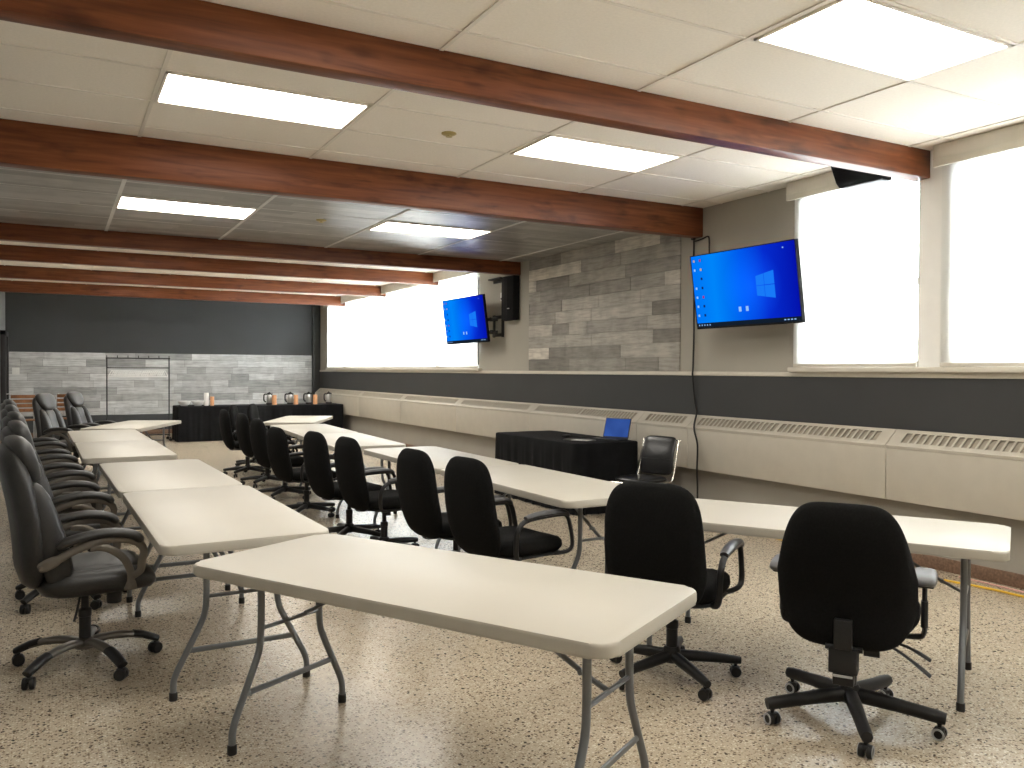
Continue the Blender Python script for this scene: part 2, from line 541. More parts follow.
# ceiling beams
BEAMS = [(4.07, 4.20, 2.99), (6.65, 6.78, 2.90), (10.5, 10.63, 2.89), (13.36, 13.49, 2.995), (16.0, 16.13, 2.995), (18.7, 18.83, 2.98)]
BL = ['nearest reddish brown wooden ceiling beam running to the window pier', 'reddish brown wooden ceiling beam meeting the wall beside the nearest television',
      'reddish brown wooden ceiling beam at the far edge of the dark plank ceiling', 'reddish brown wooden ceiling beam just behind the dark plank ceiling, third from the back wall',
      'reddish brown wooden ceiling beam second from the back wall', 'reddish brown wooden ceiling beam closest to the back wall']
for (a, b, z), lab in zip(BEAMS, BL):
    o = obj('ceiling_beam', MB().box2((XL, a, z), (XR, b, ZC), .006), M['beam'])
    tag(o, lab, 'beam', 'wooden ceiling beams', 'structure')

# ceiling lights
def light(x0, y0, z, label, mat, w=1.215, d=.60, grp='ceiling light panels'):
    t = thing('ceiling_light', label, 'ceiling light', (x0 + w / 2, y0 + d / 2, z), 0, grp)
    f = MB(); e = .016
    f.box2((-w / 2, -d / 2, -.012), (w / 2, -d / 2 + e, 0)).box2((-w / 2, d / 2 - e, -.012), (w / 2, d / 2, 0))
    f.box2((-w / 2, -d / 2, -.012), (-w / 2 + e, d / 2, 0)).box2((w / 2 - e, -d / 2, -.012), (w / 2, d / 2, 0))
    obj('frame', f, M['grid'], t)
    obj('diffuser', MB().box2((-w / 2 + e, -d / 2 + e, -.006), (w / 2 - e, d / 2 - e, -.001)), mat, t)
    return t
light(3.13, 2.555, ZC, 'bright ceiling light panel nearest the viewer, at the upper right', M['lamp'])
light(.555, 5.125, ZC, 'bright ceiling light panel between the two nearest beams, on the left', M['lamp'])
light(3.115, 5.125, ZC, 'ceiling light panel between the two nearest beams, on the right', M['lampdim'])
light(.512, 8.31, ZD, 'left light panel set in the dark plank ceiling', M['lamp'], 1.215, .63)
light(3.05, 8.31, ZD, 'right light panel set in the dark plank ceiling', M['lamp'], 1.25, .60)
for yy in (11.63, 14.52, 17.11):
    for x, side in ((.555, 'left'), (3.115, 'right')):
        light(x, yy, ZC, {11.63: 'ceiling light panel behind the third beam, ', 14.52: 'ceiling light panel behind the fourth beam, ', 17.11: 'ceiling light panel behind the fifth beam, '}[yy] + side + ' side', M['lamp'])
light(.555, 2.555, ZC, 'ceiling light panel above the viewer, left of the brightest panel', M['lamp'])
for x, side in ((.555, 'left'), (3.115, 'right')): light(x, -.61, ZC, 'added ceiling light panel behind the viewer, ' + side + ' side', M['lamp'])  # unseen pair, added to light the room from behind

def sprinkler(x, y, z, label):
    t = thing('sprinkler_head', label, 'sprinkler', (x, y, z), 0, 'ceiling sprinkler heads')
    obj('escutcheon', MB().lathe([(.055, 0), (.055, -.006), (.040, -.014), (.02, -.016)], 20), M['brass'], t)
    h = MB().lathe([(.012, -.01), (.010, -.022), (.024, -.024), (.024, -.027)], 14)
    obj('deflector', h, M['brass'], t)
sprinkler(2.475, 5.47, ZC, 'small brass sprinkler head on the white ceiling tiles')
sprinkler(2.44, 8.62, ZD, 'small brass sprinkler head on the dark plank ceiling')

# ------------------------------------------------------------------ roller shades
def shade(y0, y1, label, zb=1.575, x=XR - .045, val=True, top=3.035):
    t = thing('roller_shade', label, 'window shade', (x, (y0 + y1) / 2, 1.545), 0, 'white roller shades')
    h = (y1 - y0) / 2
    z0 = -1.545
    f = MB()
    n = 24
    f.b.verts.ensure_lookup_table()
    vs = []
    for k in range(n + 1):
        yy = -h + .004 + (2 * h - .008) * k / n
        xx = .003 * math.sin(k * 1.3) 
        vs.append((f.b.verts.new((xx, yy, zb + z0)), f.b.verts.new((xx * .2, yy, top + .06 + z0))))
    for a, b in zip(vs, vs[1:]): f.b.faces.new([a[0], b[0], b[1], a[1]])
    obj('shade_fabric', f, M['shade'], t)
    obj('hem_bar', MB().box2((-.008, -h + .006, zb - .028 + z0), (.008, h - .006, zb + .002 + z0), .004), M['trimw'], t)
    v = MB()
    v.box2((-.105, -h, top + z0), (-.085, h, 3.197 + z0), .003)
    v.box2((-.085, -h, top + .04 + z0), (.040, -h + .012, 3.197 + z0)).box2((-.085, h - .012, top + .04 + z0), (.040, h, 3.197 + z0))
    v.box2((-.108, -h, top + .055 + z0), (-.104, h, top + .062 + z0))
    obj('valance', v, M['trimw'], t)
    return t
shade(4.155, 5.39, 'white roller shade beside the nearest television, left of the glow-whitened pier')
shade(2.40, 3.965, 'white roller shade right of the glow-whitened pier, at the right edge')
shade(.85, 2.25, 'white roller shade nearest the viewer, right of the view')
shade(-1.3, .1, 'white roller shade behind the viewer')
shade(-3.0, -1.6, 'white roller shade at the near end of the window wall')
shade(11.80, 13.42, 'white roller shade behind the far television')
shade(13.43, 16.06, 'white roller shade between the third and second beams from the back wall')
shade(16.07, 18.76, 'white roller shade between the last two beams')
shade(18.77, 20.16, 'white roller shade in the far corner nearest the back wall')

# ------------------------------------------------------------------ convector heater along the right wall
def heater(y0, y1, label):
    t = thing('heater_cover', label, 'heater', (5.75, (y0 + y1) / 2, .5), 0, 'beige heater covers along the window wall')
    h = (y1 - y0) / 2 - .003
    obj('front_panel', MB().box2((0, -h, 0), (.02, h, .415), .004).box2((.02, -h, 0), (.1455, h, .02)), M['heater'], t)
    # sloping slotted top
    A, B = V((0.0, 0, .425)), V((.134, 0, .545))
    d = B - A
    def strip(mb, s0, s1, ya, yb, th=.006, off=0.0):
        nrm = V((-d.z, 0, d.x)).normalized()
        p, q = A + d * s0 + nrm * off, A + d * s1 + nrm * off
        r = [p, q, q + nrm * th, p + nrm * th]
        mb.add([(v.x, ya, v.z) for v in r] + [(v.x, yb, v.z) for v in r], [(0, 1, 2, 3), (7, 6, 5, 4), (0, 4, 5, 1), (1, 5, 6, 2), (2, 6, 7, 3), (3, 7, 4, 0)])
    gr = MB()
    strip(gr, -.02, .22, -h, h); strip(gr, .80, 1.0, -h, h)
    m = max(1, round((2 * h) / 1.25))
    for k in range(m):
        a = -h + 2 * h * k / m; b = -h + 2 * h * (k + 1) / m
        ea = .11 if k == 0 else .02; eb = .11 if k == m - 1 else .02
        strip(gr, .2, .82, a, a + ea); strip(gr, .2, .82, b - eb, b)
        n = max(2, int((b - a - ea - eb) / .058))
        for q in range(1, n):
            yy = a + ea + (b - a - ea - eb) * q / n
            strip(gr, .2, .82, yy - .009, yy + .009)
    gr.box2((-.004, -h, .405), (.012, h, .432), .003)
    obj('top_grille', gr, M['heater'], t, 30)
    bk = MB(); strip(bk, .12, .88, -h, h, .004, -.014)
    obj('grille_backing', bk, M['grille_shade'], t)
HY = [(-3.4, -.9, 'beige heater cover behind the viewer'), (-.9, 1.9, 'beige heater cover nearest the viewer on the window wall'), (1.9, 4.34, 'beige heater cover at the right edge, under the right window'), (4.34, 6.70, 'beige heater cover between the right window and the hanging cable'),
      (6.70, 7.56, 'short beige heater cover behind the black vinyl chair'), (7.56, 10.0, 'beige heater cover behind the black draped laptop table'),
      (10.0, 12.4, 'beige heater cover below the far wall speaker'), (12.4, 14.9, 'beige heater cover right after the one below the wall speaker'),
      (14.9, 17.4, 'beige heater cover second from the back corner'), (17.4, 20.85, 'long beige heater cover in the back corner beside the buffet')]
for a in HY: heater(*a)

# ------------------------------------------------------------------ folding tables
TZ, TW, TL = .737, .755, 1.83
def make_table(label):
    t = thing('folding_table', label, 'table', (0, 0, 0), 0, 'white folding tables')
    top = MB().prism(rrect(TL, TW, .065), TZ - .045, TZ, .011)
    obj('tabletop', top, M['table'], t, 50)
    for sx in (-1, 1):
        xl = sx * (TL / 2 - .18)
        for sy in (-1, 1):
            pts = [(xl, sy * .16, TZ - .045), (xl, sy * .16, .55), (xl, sy * .162, .44), (xl, sy * .168, .385), (xl, sy * .185, .335), (xl, sy * .26, .185), (xl, sy * .29, .125), (xl, sy * .303, .085), (xl, sy * .305, .05), (xl, sy * .305, .02)]
            lg = obj('leg', MB().tube(smooth_path(pts, 3), .0145, 12), M['steel'], t)
            obj('rubber_foot', MB().lathe([(.018, 0), (.0185, .004), (.0185, .034), (.015, .037)], 14, Matrix.Translation((xl, sy * .305, 0))), M['rubber'], lg)
        obj('crossbar', MB().tube([(xl, -.245, .215), (xl, .245, .215)], .0105, 8, (1.25, .7)), M['steel'], t)
        obj('crossbar', MB().tube([(xl, -.16, .455), (xl, .16, .455)], .009, 8), M['steel'], t)
        br = MB().tube(smooth_path([(xl, 0, .455), (xl - sx * .1, 0, .50), (xl - sx * .42, 0, .675), (xl - sx * .5, 0, .70)], 4), .011, 8, (.7, 1.2))
        br.tube([(xl - sx * .1, -.016, .50), (xl - sx * .1, .016, .50)], .009, 8)
        obj('brace', br, M['steel'], t)
        obj('leg_bracket', MB().box2((xl - .025, -.21, TZ - .062), (xl + .025, .21, TZ - .044), .004), M['steel'], t)
    return t
def ang(dx, dy): return math.atan2(dy, dx)
rndt = random.Random(2)
T0 = make_table('x')
TABLES = [
 (1.223, 2.858, ang(.488, -.873), 'white folding table nearest the viewer, set at an angle in the foreground'),
 (.752, 4.765, ang(-.02, 1), 'white folding table right behind the angled foreground table, left row'),
 (.700, 6.605, ang(-.022, 1), 'white folding table in the left row, second behind the angled foreground table'),
 (.562, 8.865, ang(-.015, 1), 'white folding table in the left row just past the gap, beside the middle leather chairs'),
 (.519, 10.70, ang(-.022, 1), 'white folding table in the left row just before the angled table by the garment rack'),
 (.96, 12.66, ang(.395, .919), 'white folding table at the far left, angled toward the garment rack'),
 (3.415, 3.05, ang(.5, -.866), 'white folding table at the right, angled, behind the two nearest fabric chairs'),
 (2.985, 5.02, ang(-.01, 1), 'white folding table in the right row, in front of the black laptop table'),
 (2.975, 6.856, ang(0, 1), 'white folding table in the right row, second from the angled right table'),
 (2.84, 8.96, ang(.045, 1), 'white folding table in the right row just past the step between tables'),
 (2.93, 10.79, ang(.045, 1), 'white folding table in the right row just before the last angled table'),
 (3.34, 12.98, ang(.43, .903), 'white folding table at the far right, angled in front of the buffet'),
]
for i, (x, y, a, lab) in enumerate(TABLES):
    if i == 0:
        T0.location = (x, y, 0); T0.rotation_euler = (0, 0, a); T0['label'] = lab
    else: dup(T0, (x, y, 0), a, lab)

# ------------------------------------------------------------------ chair parts
def caster(parent, x, y, a, mat, r=.026, rim=None):
    """twin-wheel caster touching the floor at (x, y); a: rolling direction"""
    c = MB()
    R = Matrix.Translation((x, y, r)) @ Matrix.Rotation(a, 4, 'Z') @ Matrix.Rotation(PI / 2, 4, 'X')
    for s in (-1, 1):
        c.lathe([(r * .55, s * .026), (r * .9, s * .026), (r, s * .021), (r, s * .007), (r * .8, s * .004)], 16, R)
    c.box2((-.011, -.005, 0), (.011, .005, .02)) if False else None
    c.lathe([(.008, r), (.008, r + .035), (.011, r + .036), (.011, r + .05)], 10, Matrix.Translation((x, y, 0)))
    h = Matrix.Translation((x, y, r)) @ Matrix.Rotation(a, 4, 'Z')
    c.box(h @ V((0, 0, r * .55)), (r * 1.5, .03, r * .9), .008, h.to_quaternion().to_matrix().to_4x4())
    o = obj('caster', c, mat, parent)
    if rim:
        q = MB()
        for s in (-1, 1):
            q.lathe([(r * .62, s * .0255), (r * .66, s * .028), (r * .92, s * .028), (r * .96, s * .0255)], 16, R)
        obj('wheel_rim', q, rim, o)
    return o

def star_base(t, R, phase, mat, zc=.105, zt=.078, cast=None, rim=None, w0=.034, w1=.024):
    b = MB()
    b.lathe([(.03, zc - .035), (.043, zc - .03), (.043, zc + .03), (.034, zc + .045)], 20)
    for k in range(5):
        a = math.radians(phase + 72 * k)
        c, s = math.cos(a), math.sin(a)
        pts = [(.02, zc), (.12, zc - .006), (.22, zc - .5 * (zc - zt)), (R - .01, zt + .004), (R + .024, zt)]
        b.tube([(c * r, s * r, z) for r, z in pts], [w0, w0 * .97, w0 * .86, w1 * 1.05, w1 * .9], 8, (.85, .80), up=(0, 0, 1))
    o = obj('base', b, mat, t, 50)
    rr = random.Random(int(phase))
    for k in range(5):
        a = math.radians(phase + 72 * k)
        caster(t, math.cos(a) * R, math.sin(a) * R, rr.uniform(0, 6.28), cast or M['plastic'], .026, rim)
    return o

def lift(t, mat, z0=.12, z1=.40):
    obj('gas_lift', MB().lathe([(.028, z0), (.028, z0 + (z1 - z0) * .42), (.031, z0 + (z1 - z0) * .43), (.031, z0 + (z1 - z0) * .55), (.018, z0 + (z1 - z0) * .57), (.018, z1)], 18), mat, t)

# ---- black fabric task chair with loop arms (faces +X)
def make_task(label):
    t = thing('task_chair', label, 'chair', (0, 0, 0), 0, 'black fabric task chairs')
    star_base(t, .315, 10, M['plastic'])
    lift(t, M['plastic'])
    obj('mechanism', MB().box2((-.12, -.07, .375), (.10, .07, .415), .012).box2((.10, -.03, .375), (.16, .03, .40), .01).tube([(.0, -.07, .39), (.0, -.17, .385)], .006, 8).tube([(.02, -.02, .375), (.02, -.02, .33)], [.024, .026], 12), M['plastic'], t)
    # seat
    def fs(u, v, d): return (u + .035, v, .452 + d - .10 * max(0, u / .24 - .55) ** 2 * .5 - .02 * (v / .25) ** 2 * (-1 if d > 0 else 0))
    obj('seat', MB().pillow(sell(.48, .50, 4.2, 44), fs, puff(.10)), M['fabric'], t, 60)
    obj('seat_shell', MB().pillow(sell(.46, .48, 4.2, 36), lambda u, v, d: (u + .035, v, .405 + d), puff(.03)), M['plastic'], t, 60)
    # back
    def fb(u, v, d):
        tt = v / .60 + .5
        wid = (1.0 - .16 * max(0, tt - .35) ** 1.3 - .22 * max(0, .30 - tt))
        x = -.235 - .095 * tt + .05 * math.sin(PI * tt) * -.6 + .35 * (u * wid) ** 2 + d
        return (x, u * wid, .395 + .60 * tt)
    obj('backrest', MB().pillow(sell(.49, .60, 4.0, 52), fb, puff(.085, .9, 1.1)), M['fabric'], t, 60)
    obj('back_bar', MB().tube(smooth_path([(-.10, 0, .385), (-.22, 0, .385), (-.255, 0, .41), (-.262, 0, .47)], 4), .018, 8, (.4, 1.5)), M['plastic'], t)
    for s in (-1, 1):
        pts = [(.13, s * .20, .403), (.20, s * .245, .408), (.245, s * .272, .425), (.262, s * .278, .47), (.240, s * .278, .58), (.215, s * .278, .632), (.17, s * .278, .648), (.0, s * .278, .644), (-.10, s * .278, .632), (-.145, s * .278, .60), (-.165, s * .276, .55), (-.165, s * .272, .46), (-.14, s * .252, .412), (-.07, s * .20, .403)]
        a = obj('armrest', MB().tube(smooth_path(pts, 4), .0125, 10, (1, 1.25)), M['plastic'], t)
        pad = smooth_path([(-.10, s * .278, .646), (-.02, s * .278, .660), (.12, s * .278, .664), (.19, s * .278, .656), (.222, s * .278, .634)], 4)
        n = len(pad)
        obj('arm_pad', MB().tube(pad, [.014 + .010 * math.sin(PI * min(1, max(0, (i + .8) / (n + .6)))) ** .5 for i in range(n)], 12, (.8, 1.15)), M['padblk'], a)
    return t
M['padblk'] = plain('black arm pad', (.030, .030, .033), .38, var=.1)
def az(a): return math.radians(90 - a)
TC = make_task('x')
TASK = [
 (2.66, 3.20, 57, 'black fabric task chair at the angled right table, left of the grey-padded chair', 1),
 (2.43, 4.45, 81, 'black fabric task chair with its back to the foreground table, nearest in the right row', 1),
 (2.39, 5.15, 83, 'black fabric task chair second nearest in the right row, close beside the nearest', .99),
 (2.34, 6.42, 84, 'black fabric task chair third nearest in the right row', .98),
 (2.27, 7.12, 83, 'black fabric task chair fourth nearest in the right row', .98),
 (2.27, 8.55, 82, 'black fabric task chair just past the step between the right-row tables', .93),
 (2.36, 9.86, 84, 'black fabric task chair in the far right row, next beyond the one at the step', .94),
 (2.42, 11.06, 86, 'black fabric task chair in the far right row, second to last before the corner', .95),
 (2.40, 12.22, 88, 'leftmost black fabric task chair, at the corner of the far angled table', .95),
 (2.68, 13.10, 112, 'black fabric task chair behind the leftmost one, facing the far angled table', .97),
 (3.16, 14.10, 118, 'black fabric task chair at the far end of the far angled table, by the buffet', .94),
]
for i, (x, y, a, lab, zs) in enumerate(TASK):
    if i == 0:
        TC.location = (x, y, 0); TC.rotation_euler = (0, 0, az(a)); TC['label'] = lab
    else: dup(TC, (x, y, 0), az(a), lab).scale = (1, 1, zs)

# ---- single ergonomic chair with grey T arms
def make_ergo():
    t = thing('office_chair', 'black fabric office chair with grey arm pads and grey-rimmed casters, at the right', 'chair', (2.99, 2.42, 0), az(56))
    star_base(t, .345, 13 - 34, M['plastic'], .120, .088, None, M['rimgrey'], .040, .032)
    lift(t, M['plastic'], .14, .38)
    obj('mechanism', MB().box2((-.13, -.085, .365), (.13, .085, .41), .012).lathe([(.034, -.03), (.034, .03)], 16, Matrix.Translation((-.06, -.09, .345)) @ Matrix.Rotation(PI / 2, 4, 'X')), M['plastic'], t)
    for k, (dx, dz) in enumerate(((.0, -.09), (.08, -.05))):
        obj('lever', MB().tube(smooth_path([(dx - .05, -.08, .375), (dx - .06, -.16, .365), (dx - .07, -.24, .375 + dz * .6), (dx - .075, -.31, .36 + dz)], 4), [.008] * 4 + [.012] * 5 + [.016] * 4, 8, (.4, 1.1)), M['plastic'], t)
    obj('back_bracket', MB().box2((-.305, -.055, .30), (-.235, .055, .40), .006).box2((-.295, -.04, .25), (-.245, .04, .30), .005).box2((-.315, -.035, .40), (-.29, .035, .52), .005).tube([(-.27, -.07, .395), (-.27, .07, .395)], .012, 10).box2((-.26, -.04, .365), (-.08, .04, .39), .005), M['plastic'], t)
    obj('label_plate', MB().box2((-.3085, -.036, .288), (-.3045, .036, .297)), M['rimgrey'], t)
    def fs(u, v, d): return (u + .05, v, .462 + d + .03 * (v / .27) ** 2 - .35 * max(0, u - .12) ** 2 * 2)
    obj('seat', MB().pillow(sell(.50, .54, 3.6, 44), fs, puff(.12)), M['fabric'], t, 60)
    def fb(u, v, d):
        tt = v / .64 + .5
        if tt > .42: wid = 1 - .30 * ((tt - .42) / .58) ** 1.2
        else: wid = 1 - .20 * ((.42 - tt) / .42) ** 1.6
        x = -.245 - .11 * tt + .05 * math.exp(-((tt - .3) / .22) ** 2) + .45 * (u * wid) ** 2 + d
        return (x, u * wid, .385 + .605 * tt)
    obj('backrest', MB().pillow(sell(.545, .64, 5.0, 60), fb, puff(.10, .9, 1.1)), M['fabric'], t, 60)
    for s in (-1, 1):
        a = obj('armrest', MB().tube(smooth_path([(.02, s * .16, .395), (.03, s * .262, .395), (.03, s * .284, .42), (.03, s * .284, .46)], 4), .017, 10, (.6, 1.4)).tube([(.03, s * .284, .44), (.03, s * .284, .55)], .024, 10, (1.0, .6), up=(1, 0, 0)).tube([(.03, s * .284, .52), (.03, s * .284, .625)], .019, 10, (1.0, .55), up=(1, 0, 0)).box2((-.04, s * .284 - .035, .617), (.11, s * .284 + .035, .632), .006), M['plastic'], t)
        obj('arm_pad', MB().pillow(sell(.25, .095, 4.5, 32), lambda u, v, d, s=s: (u + .03, v + s * .284, .650 + d - .6 * max(0, abs(u) - .06) ** 2), puff(.042)), M['padgrey'], a, 60)
    return t
make_ergo()

# ---- black leather executive chair (faces +X)
def make_exec(label):
    t = thing('executive_chair', label, 'chair', (0, 0, 0), 0, 'black leather executive chairs')
    b = MB()
    b.lathe([(.03, .09), (.048, .095), (.048, .13), (.035, .145)], 20)
    R = .335
    for k in range(5):
        a = math.radians(1 + 72 * k); c, s = math.cos(a), math.sin(a)
        b.tube([(c * r, s * r, z) for r, z in smooth_path_2([(.02, .118), (.10, .132), (.20, .124), (.29, .098), (.345, .072)])], [.034] * 4 + [.031] * 4 + [.028] * 4 + [.025] * 5, 10, (.62, .95), up=(0, 0, 1))
    obj('base', b, M['pewter'], t, 50)
    for k in range(5):
        a = math.radians(1 + 72 * k); c, s = math.cos(a), math.sin(a)
        obj('base_cap', MB().tube([(c * r, s * r, z) for r, z in ((.225, .123), (.27, .110), (.31, .092), (.348, .074))], [.029, .030, .029, .026], 10, (.66, 1.0), up=(0, 0, 1)), M['plastic'], t, 50)
        caster(t, c * R, s * R, 1.3 * k + .5, M['plastic'], .029)
    lift(t, M['plastic'], .13, .42)
    obj('mechanism', MB().box2((-.14, -.08, .395), (.12, .08, .425), .01).lathe([(.034, .31), (.036, .318), (.036, .38), (.03, .40)], 16, Matrix.Translation((.13, -.03, 0))), M['plastic'], t)
    obj('lever', MB().tube(smooth_path([(-.03, -.07, .40), (-.04, -.12, .38), (-.06, -.16, .32), (-.075, -.18, .28)], 4), .006, 8), M['plastic'], t)
    def fs(u, v, d): return (u + .04, v, .458 + d - .45 * max(0, u - .13) ** 2 * 3 + .012 * (abs(v) / .27) ** 2)
    st = obj('seat', MB().pillow(sell(.54, .54, 4.5, 48), fs, puff(.135)), M['leather'], t, 60)
    obj('seat_cushion', MB().pillow(sell(.44, .42, 4.0, 40), lambda u, v, d: (u + .05, v, .518 + d - .45 * max(0, u - .13) ** 2 * 3), puff(.05)), M['leathergrey'], st, 60)
    def lean(tt): return -.185 - .105 * tt + .03 * math.sin(PI * tt)      # front face of the back at height share tt
    def fb(u, v, d):
        tt = v / .72 + .5
        wid = 1 - .10 * abs(tt - .45) ** 1.5 * 2
        return (lean(tt) - .055 + d + .25 * (u * wid) ** 2, u * wid, .435 + .715 * tt)
    bk = obj('backrest', MB().pillow(sell(.53, .70, 4.2, 52), fb, puff(.11, .8, 1.2)), M['leather'], t, 60)
    def fh(u, v, d):
        tt = .875 + v / .72
        return (lean(tt) - .008 + d + .15 * u * u, u * (1 - .25 * max(0, -v / .1)), .435 + .715 * tt)
    obj('headrest', MB().pillow(sell(.43, .235, 3.4, 44), fh, puff(.105)), M['leathergrey'], bk, 60)
    def fc(u, v, d):
        tt = .42 + v / .72
        return (lean(tt) + .004 + d + .03 * math.exp(-((tt - .3) / .16) ** 2), u * (1 - .12 * (tt - .4)), .435 + .715 * tt)
    obj('back_cushion', MB().pillow(sell(.27, .46, 4.5, 40), fc, puff(.06)), M['leathergrey'], bk, 60)
    for s in (-1, 1):
        def fw(u, v, d, s=s):
            tt = .40 + v / .72
            return (lean(tt) - .004 + d * (1.0 if d < 0 else 1.0 + 1.5 * max(0, .72 - tt)) + .05 * max(0, .7 - tt), s * (.195 - .02 * (tt - .4)) + u, .435 + .715 * tt)
        obj('side_bolster', MB().pillow(sell(.115, .50, 3.5, 36), fw, puff(.095)), M['leather'], bk, 60)
        Y = s * .305
        pth = smooth_path([(-.235, Y * .93, .575), (-.17, Y * .97, .605), (-.07, Y, .655), (.05, Y, .683), (.13, Y, .678), (.188, Y, .655), (.214, Y, .615), (.206, Y, .565), (.20, Y * .98, .515), (.165, Y * .96, .49)], 5)
        rad = [.012, .018, .020, .021, .021, .020] + [.015] * (len(pth) - 6)
        ab = MB().tube(pth, rad, 10, (1.3, .5), up=(0, 0, 1))
        p2 = smooth_path([(-.02, Y, .655), (.05, Y, .643), (.12, Y * .99, .59), (.155, Y * .96, .52), (.16, Y * .94, .46), (.158, Y * .93, .425)], 5)
        ab.tube(p2, [.014] * (len(p2) - 6) + [.018, .020, .022, .024, .024, .022], 10, (1.3, .5), up=(1, 0, 0))
        for (x, z) in ((-.225, .58), (.158, .44)):
            ab.lathe([(.009, -.012), (.009, .012)], 12, Matrix.Translation((x, Y * (.95 if x < 0 else .935), z)) @ Matrix.Rotation(PI / 2, 4, 'X'))
        a = obj('armrest', ab, M['pewter'], t)
        pp = smooth_path([(-.16, Y, .668), (-.09, Y, .700), (.03, Y, .716), (.115, Y, .710), (.172, Y, .692), (.208, Y, .660)], 5)
        n = len(pp)
        obj('arm_pad', MB().tube(pp, [.012 + .017 * min(1, 3.0 * math.sin(PI * (i + .5) / n)) for i in range(n)], 14, (.8, 1.25), up=(0, 0, 1)), M['leather'], a, 60)
    return t
def smooth_path_2(p):
    return [(q.x, q.y) for q in smooth_path([(a, b, 0) for a, b in p], 4)]
EC = make_exec('x')
EXEC = [
 (.125, 4.71, 83, 'nearest black leather executive chair, at the left edge with its whole base showing'),
 (.08, 6.10, 85, 'second nearest black leather executive chair in the left row'),
 (.02, 7.38, 84, 'third nearest black leather executive chair in the left row'),
 (-.06, 8.80, 86, 'fourth nearest black leather executive chair in the left row'),
 (-.14, 10.32, 84, 'fifth black leather executive chair in the left row, farthest of those along its straight part'),
 (.13, 12.66, 114, 'black leather executive chair at the far left table, with wooden chairs behind it'),
 (.50, 13.50, 112, 'black leather executive chair at the far left table, next to the garment rack'),
]
for i, (x, y, a, lab) in enumerate(EXEC):
    if i == 0:
        EC.location = (x, y, 0); EC.rotation_euler = (0, 0, az(a)); EC['label'] = lab
    else: dup(EC, (x, y, 0), az(a), lab)

# ------------------------------------------------------------------ televisions
def screen_mat():
    m = bpy.data.materials.new('lit blue desktop')
    m.use_nodes = True
    nt = m.node_tree; nt.nodes.clear()
    out = nt.nodes.new('ShaderNodeOutputMaterial'); e = nt.nodes.new('ShaderNodeEmission')
    tc = nt.nodes.new('ShaderNodeTexCoord'); sx = nt.nodes.new('ShaderNodeSeparateXYZ')
    nt.links.new(tc.outputs['Object'], sx.inputs[0])
    mr = N(nt, 'ShaderNodeMapRange'); mr.inputs[1].default_value = -.62; mr.inputs[2].default_value = .62
    nt.links.new(sx.outputs[0], mr.inputs[0])
    c1 = ramp(nt, [(0, sr(0, 118, 250)), (.22, sr(0, 136, 255)), (.5, sr(0, 90, 240)), (.72, sr(5, 45, 212)), (1, sr(4, 18, 175))], mr.outputs[0])
    # light beam spreading to the left of the logo
    ng = N(nt, 'ShaderNodeVectorMath', operation='DISTANCE'); ng.inputs[1].default_value = (.10, .0, 0)
    nt.links.new(tc.outputs['Object'], ng.inputs[0])
    k = ramp(nt, [(0, sr(20, 110, 240)), (.35, (0, 0, 0))], ng.outputs[1])
    ad = N(nt, 'ShaderNodeMixRGB', blend_type='ADD', Fac=.35)
    nt.links.new(c1, ad.inputs[1]); nt.links.new(k, ad.inputs[2])
    nt.links.new(ad.outputs[0], e.inputs[0])
    e.inputs[1].default_value = .95 * KE
    nt.links.new(e.outputs[0], out.inputs[0])
    return m
M['screen'] = screen_mat()
M['logo'] = emit('pale blue logo light', sr(24, 122, 248), KE)
M['icon_white'] = emit('white icon', sr(150, 195, 250), KE)
M['icon_red'] = emit('red icon', sr(150, 50, 130), KE)
M['icon_dark'] = emit('dark icon', sr(20, 40, 110), KE)
M['icon_tan'] = emit('tan icon', sr(190, 160, 140), KE)
M['bar'] = emit('dark taskbar', sr(18, 30, 45), KE)
